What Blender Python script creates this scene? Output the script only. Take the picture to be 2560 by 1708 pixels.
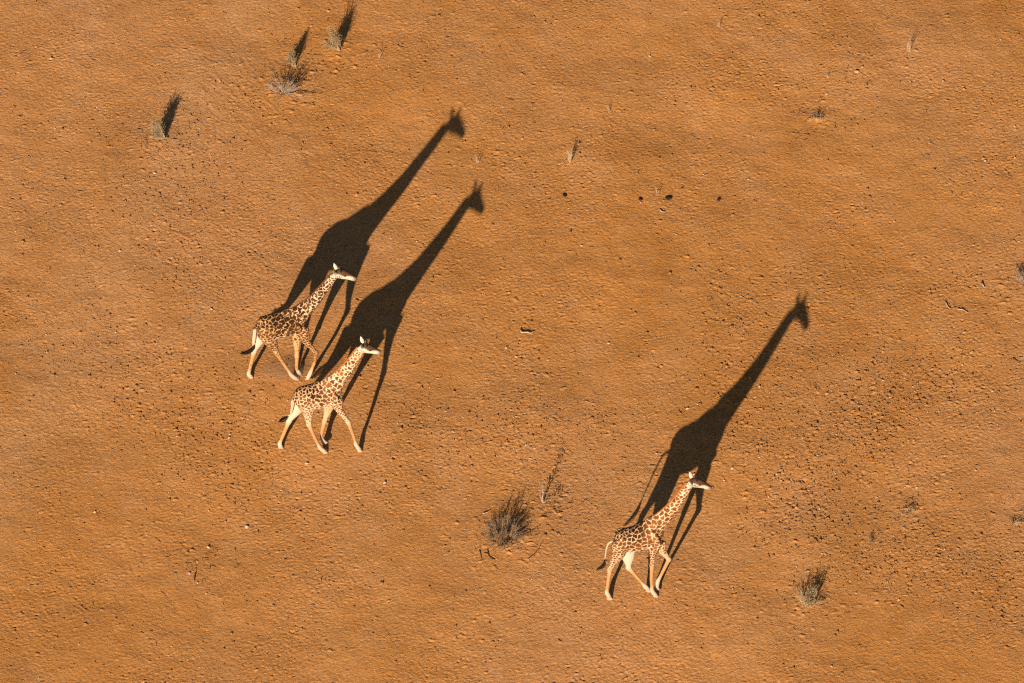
import bpy, math, random
import numpy as np
from mathutils import Vector, Matrix, kdtree

# ------------------------------------------------------------------ scene, camera, light
for o in list(bpy.data.objects):
    bpy.data.objects.remove(o, do_unlink=True)
SC = bpy.context.scene
COL = SC.collection
rad = math.radians

CAM_D, CAM_DEP, CAM_VFOV = 250.0, rad(42.0), rad(5.0)
cam = bpy.data.cameras.new('camera')
cam_o = bpy.data.objects.new('camera', cam)
COL.objects.link(cam_o)
cam_o.location = (0.0, -CAM_D * math.cos(CAM_DEP), CAM_D * math.sin(CAM_DEP))
cam_o.rotation_euler = (rad(90) - CAM_DEP, 0, 0)
cam.sensor_fit = 'HORIZONTAL'
cam.angle = 2 * math.atan(math.tan(CAM_VFOV / 2) * 2560 / 1708)
cam.clip_start, cam.clip_end = 1.0, 6000.0
SC.camera = cam_o

SUN_EL = rad(18.7)
SUN_H = Vector((-0.269, -0.963)).normalized()          # horizontal direction towards the sun
sun_dir = Vector((SUN_H.x * math.cos(SUN_EL), SUN_H.y * math.cos(SUN_EL), math.sin(SUN_EL)))
world = bpy.data.worlds.new('World')
SC.world = world
world.use_nodes = True
wn = world.node_tree.nodes
bg = wn['Background']
sky = wn.new('ShaderNodeTexSky')
sky.sky_type = 'NISHITA'
sky.sun_disc = False
sky.sun_elevation = SUN_EL
sky.sun_rotation = math.atan2(sun_dir.x, sun_dir.y)
sky.air_density = 0.4
sky.dust_density = 0.45
sky.ozone_density = 0.2
world.node_tree.links.new(sky.outputs[0], bg.inputs[0])
bg.inputs[1].default_value = 0.05

sl = bpy.data.lights.new('sun', 'SUN')
sl.energy = 5.0
sl.angle = rad(0.53)
sl.color = (1.0, 0.84, 0.69)
sun_o = bpy.data.objects.new('sun', sl)
COL.objects.link(sun_o)
sun_o.location = sun_dir * 200
sun_o.rotation_euler = (-sun_dir).to_track_quat('-Z', 'Y').to_euler()

vs = SC.view_settings
vs.view_transform = 'Standard'
vs.look = 'None'
vs.exposure = 1.27
vs.gamma = 1.0
vs.use_curve_mapping = False
SC.cycles.use_denoising = False          # sunlit scene: little noise, keep the grit of the soil
SC.cycles.pixel_filter_type = 'BLACKMAN_HARRIS'
SC.cycles.filter_width = 1.2

# ------------------------------------------------------------------ helpers
def tag(o, label=None, cat=None, group=None, kind=None):
    if label: o['label'] = label
    if cat: o['category'] = cat
    if group: o['group'] = group
    if kind: o['kind'] = kind
    return o

def empty(name, loc, rz=0.0):
    o = bpy.data.objects.new(name, None)
    o.empty_display_size = 0.2
    COL.objects.link(o)
    o.location = loc
    o.rotation_euler = (0, 0, rz)
    return o

def link(name, me, mat=None, parent=None, loc=None):
    o = bpy.data.objects.new(name, me)
    COL.objects.link(o)
    if mat and not me.materials:
        me.materials.append(mat)
    if parent: o.parent = parent
    if loc is not None: o.location = loc
    return o

def mesh_from(name, V, F, smooth=True):
    me = bpy.data.meshes.new(name)
    me.from_pydata([tuple(v) for v in V], [], F)
    if smooth:
        me.polygons.foreach_set('use_smooth', [True] * len(me.polygons))
    me.update()
    return me

class MB:
    def __init__(s): s.V, s.F = [], []
    def tube(s, pts, radii, n=5, cap=True):
        pts = [Vector(p) for p in pts]
        b = len(s.V)
        prev = None
        for i, p in enumerate(pts):
            t = pts[min(i + 1, len(pts) - 1)] - pts[max(i - 1, 0)]
            if t.length < 1e-7: t = Vector((0, 0, 1))
            t.normalize()
            if prev is None:
                a = t.orthogonal().normalized()
            else:
                a = prev - t * prev.dot(t)
                a = a.normalized() if a.length > 1e-6 else t.orthogonal().normalized()
            prev = a
            c = t.cross(a)
            for k in range(n):
                w = 2 * math.pi * k / n
                s.V.append(p + (a * math.cos(w) + c * math.sin(w)) * radii[i])
        for i in range(len(pts) - 1):
            for k in range(n):
                q, r = b + i * n + k, b + i * n + (k + 1) % n
                s.F.append((q, r, r + n, q + n))
        if cap:
            s.F.append(tuple(b + k for k in range(n))[::-1])
            e = b + (len(pts) - 1) * n
            s.F.append(tuple(e + k for k in range(n)))
    def quad(s, p, d, w, ln):
        b = len(s.V)
        s.V += [p - w * 0.3, p + d * ln * 0.5 - w, p + d * ln, p + d * ln * 0.5 + w]
        s.F.append((b, b + 1, b + 2, b + 3))
    def build(s, name, mat, parent=None, smooth=True, loc=None):
        return link(name, mesh_from(name, s.V, s.F, smooth), mat, parent, loc)

def catmull(P, sub):
    P = np.array(P, float)
    Q = np.vstack([2 * P[0] - P[1], P, 2 * P[-1] - P[-2]])
    out = []
    for i in range(1, len(Q) - 2):
        for k in range(sub):
            t = k / sub
            a, b, c, d = Q[i - 1], Q[i], Q[i + 1], Q[i + 2]
            out.append(0.5 * (2 * b + (c - a) * t + (2 * a - 5 * b + 4 * c - d) * t * t + (3 * b - a - 3 * c + d) * t ** 3))
    out.append(P[-1])
    return np.array(out)

# ------------------------------------------------------------------ materials
def new_mat(name):
    m = bpy.data.materials.new(name)
    m.use_nodes = True
    nt = m.node_tree
    return m, nt, nt.nodes['Principled BSDF']

def noise(nt, scale, detail=3.0, rough=0.55, vec=None, dist=0.0):
    n = nt.nodes.new('ShaderNodeTexNoise')
    n.inputs['Scale'].default_value = scale
    n.inputs['Detail'].default_value = detail
    n.inputs['Roughness'].default_value = rough
    n.inputs['Distortion'].default_value = dist
    if vec is not None: nt.links.new(vec, n.inputs['Vector'])
    return n.outputs['Fac']

def ramp(nt, fac, stops):
    r = nt.nodes.new('ShaderNodeValToRGB')
    e = r.color_ramp.elements
    while len(e) < len(stops): e.new(0.5)
    for i, (p, c) in enumerate(stops):
        e[i].position = p
        e[i].color = (*c, 1) if len(c) == 3 else c
    nt.links.new(fac, r.inputs[0])
    return r.outputs[0]

def mix(nt, fac, a, b, mode='MIX'):
    m = nt.nodes.new('ShaderNodeMix')
    m.data_type = 'RGBA'
    m.blend_type = mode
    for s, v in ((m.inputs[0], fac), (m.inputs[6], a), (m.inputs[7], b)):
        if isinstance(v, (int, float)): s.default_value = v
        elif isinstance(v, tuple): s.default_value = (*v, 1)
        else: nt.links.new(v, s)
    return m.outputs[2]

def math_n(nt, op, a, b=None, clamp=False):
    m = nt.nodes.new('ShaderNodeMath')
    m.operation = op
    m.use_clamp = clamp
    for s, v in zip(m.inputs, (a, b)):
        if v is None: continue
        if isinstance(v, (int, float)): s.default_value = v
        else: nt.links.new(v, s)
    return m.outputs[0]

def attr(nt, name):
    a = nt.nodes.new('ShaderNodeAttribute')
    a.attribute_name = name
    return a

def coords(nt, scale=None):
    c = nt.nodes.new('ShaderNodeTexCoord').outputs['Object']
    if scale:
        m = nt.nodes.new('ShaderNodeMapping')
        m.inputs['Scale'].default_value = scale
        nt.links.new(c, m.inputs[0])
        c = m.outputs[0]
    return c

def bump(nt, bsdf, h, strength, dist):
    b = nt.nodes.new('ShaderNodeBump')
    b.inputs['Strength'].default_value = strength
    b.inputs['Distance'].default_value = dist
    nt.links.new(h, b.inputs['Height'])
    nt.links.new(b.outputs[0], bsdf.inputs['Normal'])

def simple_mat(name, c1, c2, scale=8.0, rough=0.9, spec=0.1, bmp=None):
    m, nt, p = new_mat(name)
    co = coords(nt)
    f = noise(nt, scale, 4, 0.6, co)
    nt.links.new(ramp(nt, f, [(0.3, c1), (0.7, c2)]), p.inputs['Base Color'])
    p.inputs['Roughness'].default_value = rough
    p.inputs['Specular IOR Level'].default_value = spec
    if bmp: bump(nt, p, f, bmp[0], bmp[1])
    return m

PA, PB = (-14.23, -0.96), (-9.26, 15.77)      # a worn pale path up the left side
PATH_A, PATH_S = PA, (PB[0] - PA[0]) / (PB[1] - PA[1])

def ground_material():
    m, nt, p = new_mat('dry_orange_soil')
    co = coords(nt)
    lo = coords(nt, (1.0, 0.62, 1.0))
    big = noise(nt, 0.085, 4, 0.55, lo, 0.5)
    mid = noise(nt, 0.6, 6, 0.62, lo, 0.5)
    fine = noise(nt, 7.5, 4, 0.65, co, 0.4)
    dash = noise(nt, 8.5, 2, 0.55, coords(nt, (0.8, 1.0, 1.0)), 0.3)
    grit = noise(nt, 28.0, 3, 0.75, co)
    c = ramp(nt, big, [(0.36, (0.393, 0.164, 0.033)), (0.5, (0.449, 0.208, 0.063)), (0.62, (0.484, 0.242, 0.096))])
    c2 = ramp(nt, mid, [(0.28, (0.367, 0.147, 0.027)), (0.52, (0.444, 0.201, 0.056)), (0.70, (0.479, 0.244, 0.096))])
    c = mix(nt, 0.5, c, c2)
    # pale worn path running up the left side
    sx = nt.nodes.new('ShaderNodeSeparateXYZ'); nt.links.new(co, sx.inputs[0])
    pd = math_n(nt, 'SUBTRACT', sx.outputs[0], math_n(nt, 'ADD', math_n(nt, 'MULTIPLY', math_n(nt, 'SUBTRACT', sx.outputs[1], PATH_A[1]), PATH_S), PATH_A[0]))
    pd = math_n(nt, 'ADD', pd, math_n(nt, 'MULTIPLY', math_n(nt, 'SUBTRACT', mid, 0.5), 4.0))
    pf = math_n(nt, 'SUBTRACT', 1.0, math_n(nt, 'MULTIPLY', math_n(nt, 'ABSOLUTE', pd), 0.5), True)
    c = mix(nt, math_n(nt, 'MULTIPLY', pf, 0.5), c, (0.479, 0.255, 0.105))
    c = mix(nt, ramp(nt, fine, [(0.34, (0.5,) * 3), (0.58, (0,) * 3)]), c, (0.296, 0.119, 0.033))
    g2 = noise(nt, 1.7, 5, 0.7, co)
    c = mix(nt, ramp(nt, g2, [(0.60, (0,) * 3), (0.74, (0.45,) * 3)]), c, (0.286, 0.153, 0.076))
    c = mix(nt, ramp(nt, grit, [(0.60, (0,) * 3), (0.76, (0.6,) * 3)]), c, (0.571, 0.313, 0.145))
    c = mix(nt, ramp(nt, grit, [(0.26, (0.75,) * 3), (0.40, (0,) * 3)]), c, (0.204, 0.084, 0.025))
    nt.links.new(c, p.inputs['Base Color'])
    p.inputs['Roughness'].default_value = 0.95
    p.inputs['Specular IOR Level'].default_value = 0.08
    # crisp little scuffs, pits and grit, finer than the mesh
    d1 = ramp(nt, dash, [(0.60, (0,) * 3), (0.66, (1,) * 3)])
    d2 = ramp(nt, dash, [(0.32, (0,) * 3), (0.38, (1,) * 3)])
    amt = ramp(nt, noise(nt, 0.35, 3, 0.6, co), [(0.35, (0.2,) * 3), (0.65, (1,) * 3)])
    h = math_n(nt, 'MULTIPLY', math_n(nt, 'ADD', d1, d2), amt)
    h = math_n(nt, 'ADD', math_n(nt, 'MULTIPLY', h, 0.55), math_n(nt, 'ADD', math_n(nt, 'MULTIPLY', fine, 0.75), math_n(nt, 'MULTIPLY', grit, 0.85)))
    calm = ramp(nt, noise(nt, 0.16, 4, 0.6, lo, 0.8), [(0.36, (0.42,) * 3), (0.60, (1.1,) * 3)])
    h = math_n(nt, 'MULTIPLY', h, calm)
    bump(nt, p, h, 1.0, 0.044)
    return m

def giraffe_material(name):
    m, nt, p = new_mat(name)
    co = coords(nt)
    e = attr(nt, 'edge').outputs['Fac']
    w = attr(nt, 'line').outputs['Fac']
    base = attr(nt, 'base_col').outputs['Color']
    pat = attr(nt, 'patch_col').outputs['Color']
    nf = noise(nt, 26.0, 3, 0.6, co)
    e2 = math_n(nt, 'ADD', e, math_n(nt, 'MULTIPLY', math_n(nt, 'SUBTRACT', nf, 0.5), 0.03))
    t = math_n(nt, 'DIVIDE', math_n(nt, 'SUBTRACT', e2, math_n(nt, 'SUBTRACT', w, 0.009)), 0.018, True)
    fur = noise(nt, 90.0, 3, 0.7, coords(nt, (1.0, 1.0, 0.35)))
    core = math_n(nt, 'MULTIPLY', e, 9.0, True)
    pc = mix(nt, math_n(nt, 'MULTIPLY', core, 0.38), pat, (0.010, 0.005, 0.002))
    c = mix(nt, t, base, pc)
    c = mix(nt, 0.35, c, ramp(nt, fur, [(0.25, (0.72,) * 3), (0.75, (1.15,) * 3)]), 'MULTIPLY')
    dust_ = noise(nt, 5.0, 4, 0.6, co)
    zz = nt.nodes.new('ShaderNodeSeparateXYZ'); nt.links.new(co, zz.inputs[0])
    low = math_n(nt, 'SUBTRACT', 1.0, math_n(nt, 'MULTIPLY', zz.outputs[2], 0.75), True)
    dm = math_n(nt, 'MULTIPLY', ramp(nt, dust_, [(0.38, (0,) * 3), (0.65, (1,) * 3)]), math_n(nt, 'ADD', math_n(nt, 'MULTIPLY', low, 0.55), 0.04))
    c = mix(nt, dm, c, (0.30, 0.16, 0.065))
    nt.links.new(c, p.inputs['Base Color'])
    p.inputs['Roughness'].default_value = 0.75
    p.inputs['Specular IOR Level'].default_value = 0.05
    bump(nt, p, fur, 0.25, 0.01)
    return m

M_GROUND = ground_material()
M_STONE = simple_mat('pale_stone', (0.30, 0.19, 0.12), (0.44, 0.31, 0.21), 14, 0.85, 0.2, (0.5, 0.02))
M_STONE_O = simple_mat('ochre_stone', (0.33, 0.16, 0.07), (0.45, 0.25, 0.13), 14, 0.9, 0.1, (0.5, 0.02))
M_CLOD = simple_mat('soil_clod', (0.14, 0.062, 0.020), (0.25, 0.118, 0.042), 12, 0.95, 0.05, (0.6, 0.02))  # crumbs darker than the soil, standing in for small shadow specks
M_DUNG = simple_mat('dark_dung', (0.010, 0.007, 0.005), (0.045, 0.026, 0.014), 20, 0.95, 0.05, (0.6, 0.02))
M_WOOD = simple_mat('weathered_stick', (0.22, 0.14, 0.09), (0.40, 0.30, 0.21), 18, 0.9, 0.1)
M_DARKWOOD = simple_mat('dark_stick', (0.03, 0.018, 0.010), (0.07, 0.04, 0.025), 18, 0.9, 0.1)
M_TWIG = simple_mat('grey_twig', (0.20, 0.14, 0.10), (0.36, 0.28, 0.20), 9, 0.95, 0.05)
M_STRAW = simple_mat('dry_straw', (0.20, 0.13, 0.065), (0.36, 0.255, 0.145), 9, 0.95, 0.05)
M_BROWN = simple_mat('brown_twig', (0.11, 0.070, 0.038), (0.27, 0.185, 0.105), 9, 0.95, 0.05)  # brown darkened to carry the shade inside the broad shrub
M_PALE = simple_mat('bleached_grass', (0.30, 0.20, 0.11), (0.44, 0.32, 0.20), 9, 0.95, 0.05)
M_LEAF_S = simple_mat('sage_leaf', (0.135, 0.110, 0.042), (0.27, 0.22, 0.10), 7, 0.9, 0.1)
M_LEAF_G = simple_mat('olive_leaf', (0.09, 0.085, 0.025), (0.19, 0.165, 0.06), 7, 0.9, 0.1)
M_LEAF_D = simple_mat('dry_leaf', (0.12, 0.07, 0.035), (0.24, 0.15, 0.075), 7, 0.9, 0.05)
M_HOOF = simple_mat('hoof_horn', (0.20, 0.145, 0.10), (0.36, 0.27, 0.19), 12, 0.7, 0.2)
M_BLACK = simple_mat('black_hair', (0.006, 0.005, 0.004), (0.016, 0.011, 0.008), 25, 0.8, 0.1)
M_EYE = simple_mat('dark_eye', (0.006, 0.004, 0.003), (0.010, 0.007, 0.005), 5, 0.15, 0.5)
M_EAR = simple_mat('cream_ear', (0.40, 0.32, 0.24), (0.52, 0.43, 0.33), 20, 0.8, 0.1)
M_MANE_D = simple_mat('dark_mane', (0.04, 0.014, 0.005), (0.11, 0.04, 0.012), 25, 0.8, 0.1)
M_MANE_O = simple_mat('orange_mane', (0.15, 0.045, 0.009), (0.26, 0.085, 0.018), 25, 0.8, 0.1)
M_TAIL = simple_mat('tail_skin', (0.27, 0.18, 0.10), (0.40, 0.29, 0.18), 25, 0.8, 0.1)

# ------------------------------------------------------------------ the ground: one sheet to the horizon
X0, X1, Y0, Y1, DX = -20.0, 20.0, -19.5, 19.5, 0.038
nx, ny = int(round((X1 - X0) / DX)) + 1, int(round((Y1 - Y0) / DX)) + 1
xs = X0 + np.arange(nx) * DX
ys = Y0 + np.arange(ny) * DX
rng = np.random.default_rng(11)

def band(lo, hi, ax=1.0, rot=0.0):
    """band-limited noise: wavelengths lo..hi metres, features ax times longer across than deep"""
    w = np.fft.rfft2(rng.standard_normal((ny, nx)))
    fy = np.fft.fftfreq(ny, DX)[:, None]
    fx = np.fft.rfftfreq(nx, DX)[None, :]
    c, s = math.cos(rot), math.sin(rot)
    f = np.sqrt(((fx * c + fy * s) * ax) ** 2 + (-fx * s + fy * c) ** 2) + 1e-9
    w *= np.exp(-(f * lo) ** 4) * (1 - np.exp(-(f * hi) ** 4)) / f ** 0.7
    z = np.fft.irfft2(w, (ny, nx))
    return z / z.std()

GX, GY = np.meshgrid(xs, ys)
rough_mask = 1 / (1 + np.exp(-1.6 * (band(3.0, 12.0) - 0.05)))
streak_mask = 1 / (1 + np.exp(-2.0 * (band(3.0, 14.0) - 0.4)))
path_mask = np.exp(-((GX - (PATH_A[0] + (GY - PATH_A[1]) * PATH_S)) / 1.5) ** 2)
rough_mask *= 1 - 0.75 * path_mask
Hh = 0.018 * band(3.0, 11.0) + 0.0045 * band(0.6, 2.5)
Hh += (0.0012 + 0.0014 * rough_mask) * band(0.09, 0.26)
Hh += (0.0022 + 0.0030 * rough_mask) * band(0.075, 0.13) * (1 - 0.5 * path_mask)
Hh += 0.0024 * streak_mask * band(0.085, 0.20, 2.2, rad(-48))
b = band(0.085, 0.20, 1.3, rad(-20))
Hh += 0.017 * np.maximum(b - 1.5, 0) * (0.2 + 1.0 * rough_mask)
Hh -= 0.020 * np.maximum(-b - 1.45, 0) * (0.2 + 1.0 * rough_mask)

def stamp(x, y, fn, r):
    i0, i1 = int((x - r - X0) / DX), int((x + r - X0) / DX) + 2
    j0, j1 = int((y - r - Y0) / DX), int((y + r - Y0) / DX) + 2
    if i0 < 0 or j0 < 0 or i1 > nx or j1 > ny: return
    Hh[j0:j1, i0:i1] += fn(GX[j0:j1, i0:i1] - x, GY[j0:j1, i0:i1] - y)

def print_dent(x, y, a, d, lx=0.075, ly=0.055):
    c, s = math.cos(a), math.sin(a)
    def f(u, v):
        p, q = (u * c + v * s) / lx, (-u * s + v * c) / ly
        r2 = p * p + q * q
        return d * (-1.15 * np.exp(-r2) + 0.55 * np.exp(-(np.sqrt(r2) - 1.55) ** 2 * 4))
    stamp(x, y, f, 0.32)

def clod(x, y, a, h, lx, ly):
    c, s = math.cos(a), math.sin(a)
    def f(u, v):
        p, q = (u * c + v * s) / lx, (-u * s + v * c) / ly
        return h * np.exp(-(p * p + q * q) ** 2)
    stamp(x, y, f, 3 * max(lx, ly))

R = random.Random(5)
TRAILS = [[(11.61, -0.33), (11.13, -4.44), (11.14, -8.04), (10.57, -10.99)],
          [(13.55, -0.75), (11.23, -3.62), (9.64, -6.05), (8.48, -8.44)],
          [(9.22, -1.58), (9.56, -4.03), (8.93, -7.05), (7.92, -9.43)],
          [(-11.78, 0.50), (-9.61, -2.40), (-8.46, -4.03), (-7.58, -6.25)],
          [(-14.71, 0.50), (-12.08, -2.81), (-10.35, -5.04), (-8.37, -7.45)],
          [(6.53, 3.02), (7.32, 0.50), (6.57, -1.99), (7.08, -4.03)],
          [(-8.88, 12.61), (-10.65, 9.06), (-11.43, 6.66), (-11.03, 3.02)],
          [(9.82, -9.23), (12.19, -10.99), (13.83, -10.41), (15.53, -11.57)],
          [(14.88, -1.99), (12.53, -1.78), (10.85, -2.60)],
          [(-3.51, -3.62), (-1.30, -4.64), (1.03, -3.83), (3.37, -4.44)]]
for tr in TRAILS:
    q = catmull(tr, 30)
    acc = 0.0
    for i in range(1, len(q)):
        acc += float(np.hypot(*(q[i] - q[i - 1])))
        if acc > 0.30:
            acc = 0.0
            if R.random() < 0.82:
                a = math.atan2(*(q[i] - q[i - 1])[::-1])
                print_dent(q[i][0] + R.gauss(0, .16), q[i][1] + R.gauss(0, .16), a + R.gauss(0, .4), R.uniform(.010, .022),
                           R.uniform(.06, .10), R.uniform(.045, .065))
for k in range(900):
    print_dent(R.uniform(-20, 20), R.uniform(-17, 20), R.uniform(0, 3.14), R.uniform(.004, .012), R.uniform(.05, .10), R.uniform(.035, .06))
for k in range(900):
    clod(R.uniform(-20, 20), R.uniform(-17, 20), R.gauss(0, .4), R.uniform(.006, .018), R.uniform(.05, .10), R.uniform(.03, .05))
for k in range(520):
    tr = R.choice(TRAILS[:3] + TRAILS[3:]); q = catmull(tr, 6); p_ = q[R.randrange(len(q))]
    clod(p_[0] + R.gauss(0, 1.3), p_[1] + R.gauss(0, 1.3), R.gauss(0, .5), R.uniform(.014, .034), R.uniform(.04, .085), R.uniform(.03, .042))
for k in range(350):
    clod(R.uniform(-20, 20), R.uniform(-17, 20), R.gauss(0, .5), R.uniform(.014, .034), R.uniform(.045, .09), R.uniform(.032, .045))
# fans of scrape marks
for (cx, cy), n, ang, sx, sy in (((-9.25, 12.83), 60, -1.05, .9, 1.6), ((-8.58, 11.82), 40, -1.0, .9, 1.2), ((-10.12, 5.58), 40, -.5, 1.2, 1.4), ((-6.50, 8.62), 30, -.7, 1.0, 1.2), ((-14.83, -6.25), 40, 1.1, .8, 2.2)):
    for k in range(n):
        clod(cx + R.gauss(0, sx), cy + R.gauss(0, sy), ang + R.gauss(0, .12), R.choice((-1, 1)) * R.uniform(.006, .013), R.uniform(.14, .34), R.uniform(.025, .04))
# soil heaped around the shrubs
for (cx, cy), rr, hh in (((-11.60, 9.72), .7, .05), ((-7.50, 12.27), 1.0, .05), ((-5.88, 14.59), .8, .05), ((-0.23, -8.93), .9, .06),
                        ((9.07, -12.06), .7, .05), ((16.68, 2.18), 1.0, .10), ((0.95, -7.53), .5, .03), ((12.38, -7.75), .35, .03), ((10.14, 11.09), .35, .03)):
    stamp(cx, cy, lambda u, v: hh * np.exp(-(u * u + v * v) / (rr * rr)), rr * 2.6)
    for k in range(int(26 * rr)):
        clod(cx + R.gauss(0, rr * .8), cy + R.gauss(-.2, rr * .7), R.gauss(0, .5), R.uniform(.01, .035), R.uniform(.05, .12), R.uniform(.03, .06))
edge_fade = np.clip(np.minimum(np.minimum(GX - X0, X1 - GX), np.minimum(GY - Y0, Y1 - GY)) / 1.2, 0, 1)
Hh *= edge_fade

def ground_z(x, y):
    i, j = (x - X0) / DX, (y - Y0) / DX
    if not (1 < i < nx - 2 and 1 < j < ny - 2): return 0.0
    i0, j0 = int(i), int(j)
    fu, fv = i - i0, j - j0
    return float(Hh[j0, i0] * (1 - fu) * (1 - fv) + Hh[j0, i0 + 1] * fu * (1 - fv) + Hh[j0 + 1, i0] * (1 - fu) * fv + Hh[j0 + 1, i0 + 1] * fu * fv)

grow = np.cumsum(0.1 * 1.62 ** np.arange(20))
ext = lambda lo, hi, mid_: np.concatenate([lo - grow[::-1], mid_, hi + grow])
XE, YE = ext(X0, X1, xs), ext(Y0, Y1, ys)
HE = np.zeros((len(YE), len(XE)))
HE[20:-20, 20:-20] = Hh
gx, gy = np.meshgrid(XE, YE)
V = np.stack([gx, gy, HE], -1).reshape(-1, 3)
NX, NY = len(XE), len(YE)
i = (np.arange(NY - 1)[:, None] * NX + np.arange(NX - 1)[None, :]).reshape(-1)
Fq = np.stack([i, i + 1, i + 1 + NX, i + NX], -1)
me = bpy.data.meshes.new('ground')
me.vertices.add(len(V)); me.vertices.foreach_set('co', V.astype(np.float32).ravel())
me.loops.add(Fq.size); me.loops.foreach_set('vertex_index', Fq.astype(np.int32).ravel())
me.polygons.add(len(Fq))
me.polygons.foreach_set('loop_start', np.arange(0, Fq.size, 4, dtype=np.int32))
me.update(calc_edges=True)
me.polygons.foreach_set('use_smooth', np.ones(len(Fq), dtype=bool))
tag(link('ground', me, M_GROUND), 'bare trampled orange savanna soil', 'ground', kind='structure')
del V, Fq, gx, gy, HE

# ------------------------------------------------------------------ giraffes
def loft(V, F, pts, n=18, sub=5, e0=0.6, e1=0.6):
    """closed tapering limb through pts = (u, lateral, z, r_in_plane, r_lateral)"""
    q = catmull(pts, sub)
    P = q[:, :3]
    T = np.gradient(P, axis=0)
    T /= np.linalg.norm(T, axis=1)[:, None] + 1e-9
    rings = []
    def ring(c, t, ri, rl):
        s = np.array([0, 1.0, 0]); s = s - t * (s @ t); s /= np.linalg.norm(s)
        nn = np.cross(t, s)
        a = np.arange(n) * 2 * math.pi / n
        rings.append(c + np.outer(np.cos(a) * ri, nn) + np.outer(np.sin(a) * rl, s))
    for th in (0.15, 0.45, 0.75):
        ring(P[0] - T[0] * q[0, 3] * e0 * (1 - math.sin(th * math.pi / 2)), T[0], q[0, 3] * math.sin(th * math.pi / 2 + .05), q[0, 4] * math.sin(th * math.pi / 2 + .05))
    for k in range(len(q)): ring(P[k], T[k], q[k, 3], q[k, 4])
    for th in (0.75, 0.45, 0.15):
        ring(P[-1] + T[-1] * q[-1, 3] * e1 * (1 - math.sin(th * math.pi / 2)), T[-1], q[-1, 3] * math.sin(th * math.pi / 2 + .05), q[-1, 4] * math.sin(th * math.pi / 2 + .05))
    b = len(V)
    for r in rings: V.extend(map(tuple, r))
    for k in range(len(rings) - 1):
        for j in range(n):
            a, c = b + k * n + j, b + k * n + (j + 1) % n
            F.append((a, c, c + n, a + n))
    F.append(tuple(b + j for j in range(n))[::-1])
    e = b + (len(rings) - 1) * n
    F.append(tuple(e + j for j in range(n)))
    return q

def smoothstep(a, b_, x):
    t = np.clip((x - a) / (b_ - a), 0, 1)
    return t * t * (3 - 2 * t)

CREAM = np.array((0.44, 0.325, 0.205)); WHITE = np.array((0.47, 0.375, 0.265)); TAN = np.array((0.30, 0.150, 0.055))
DARK = np.array((0.014, 0.0055, 0.002)); ORANGE = np.array((0.118, 0.043, 0.010))

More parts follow.
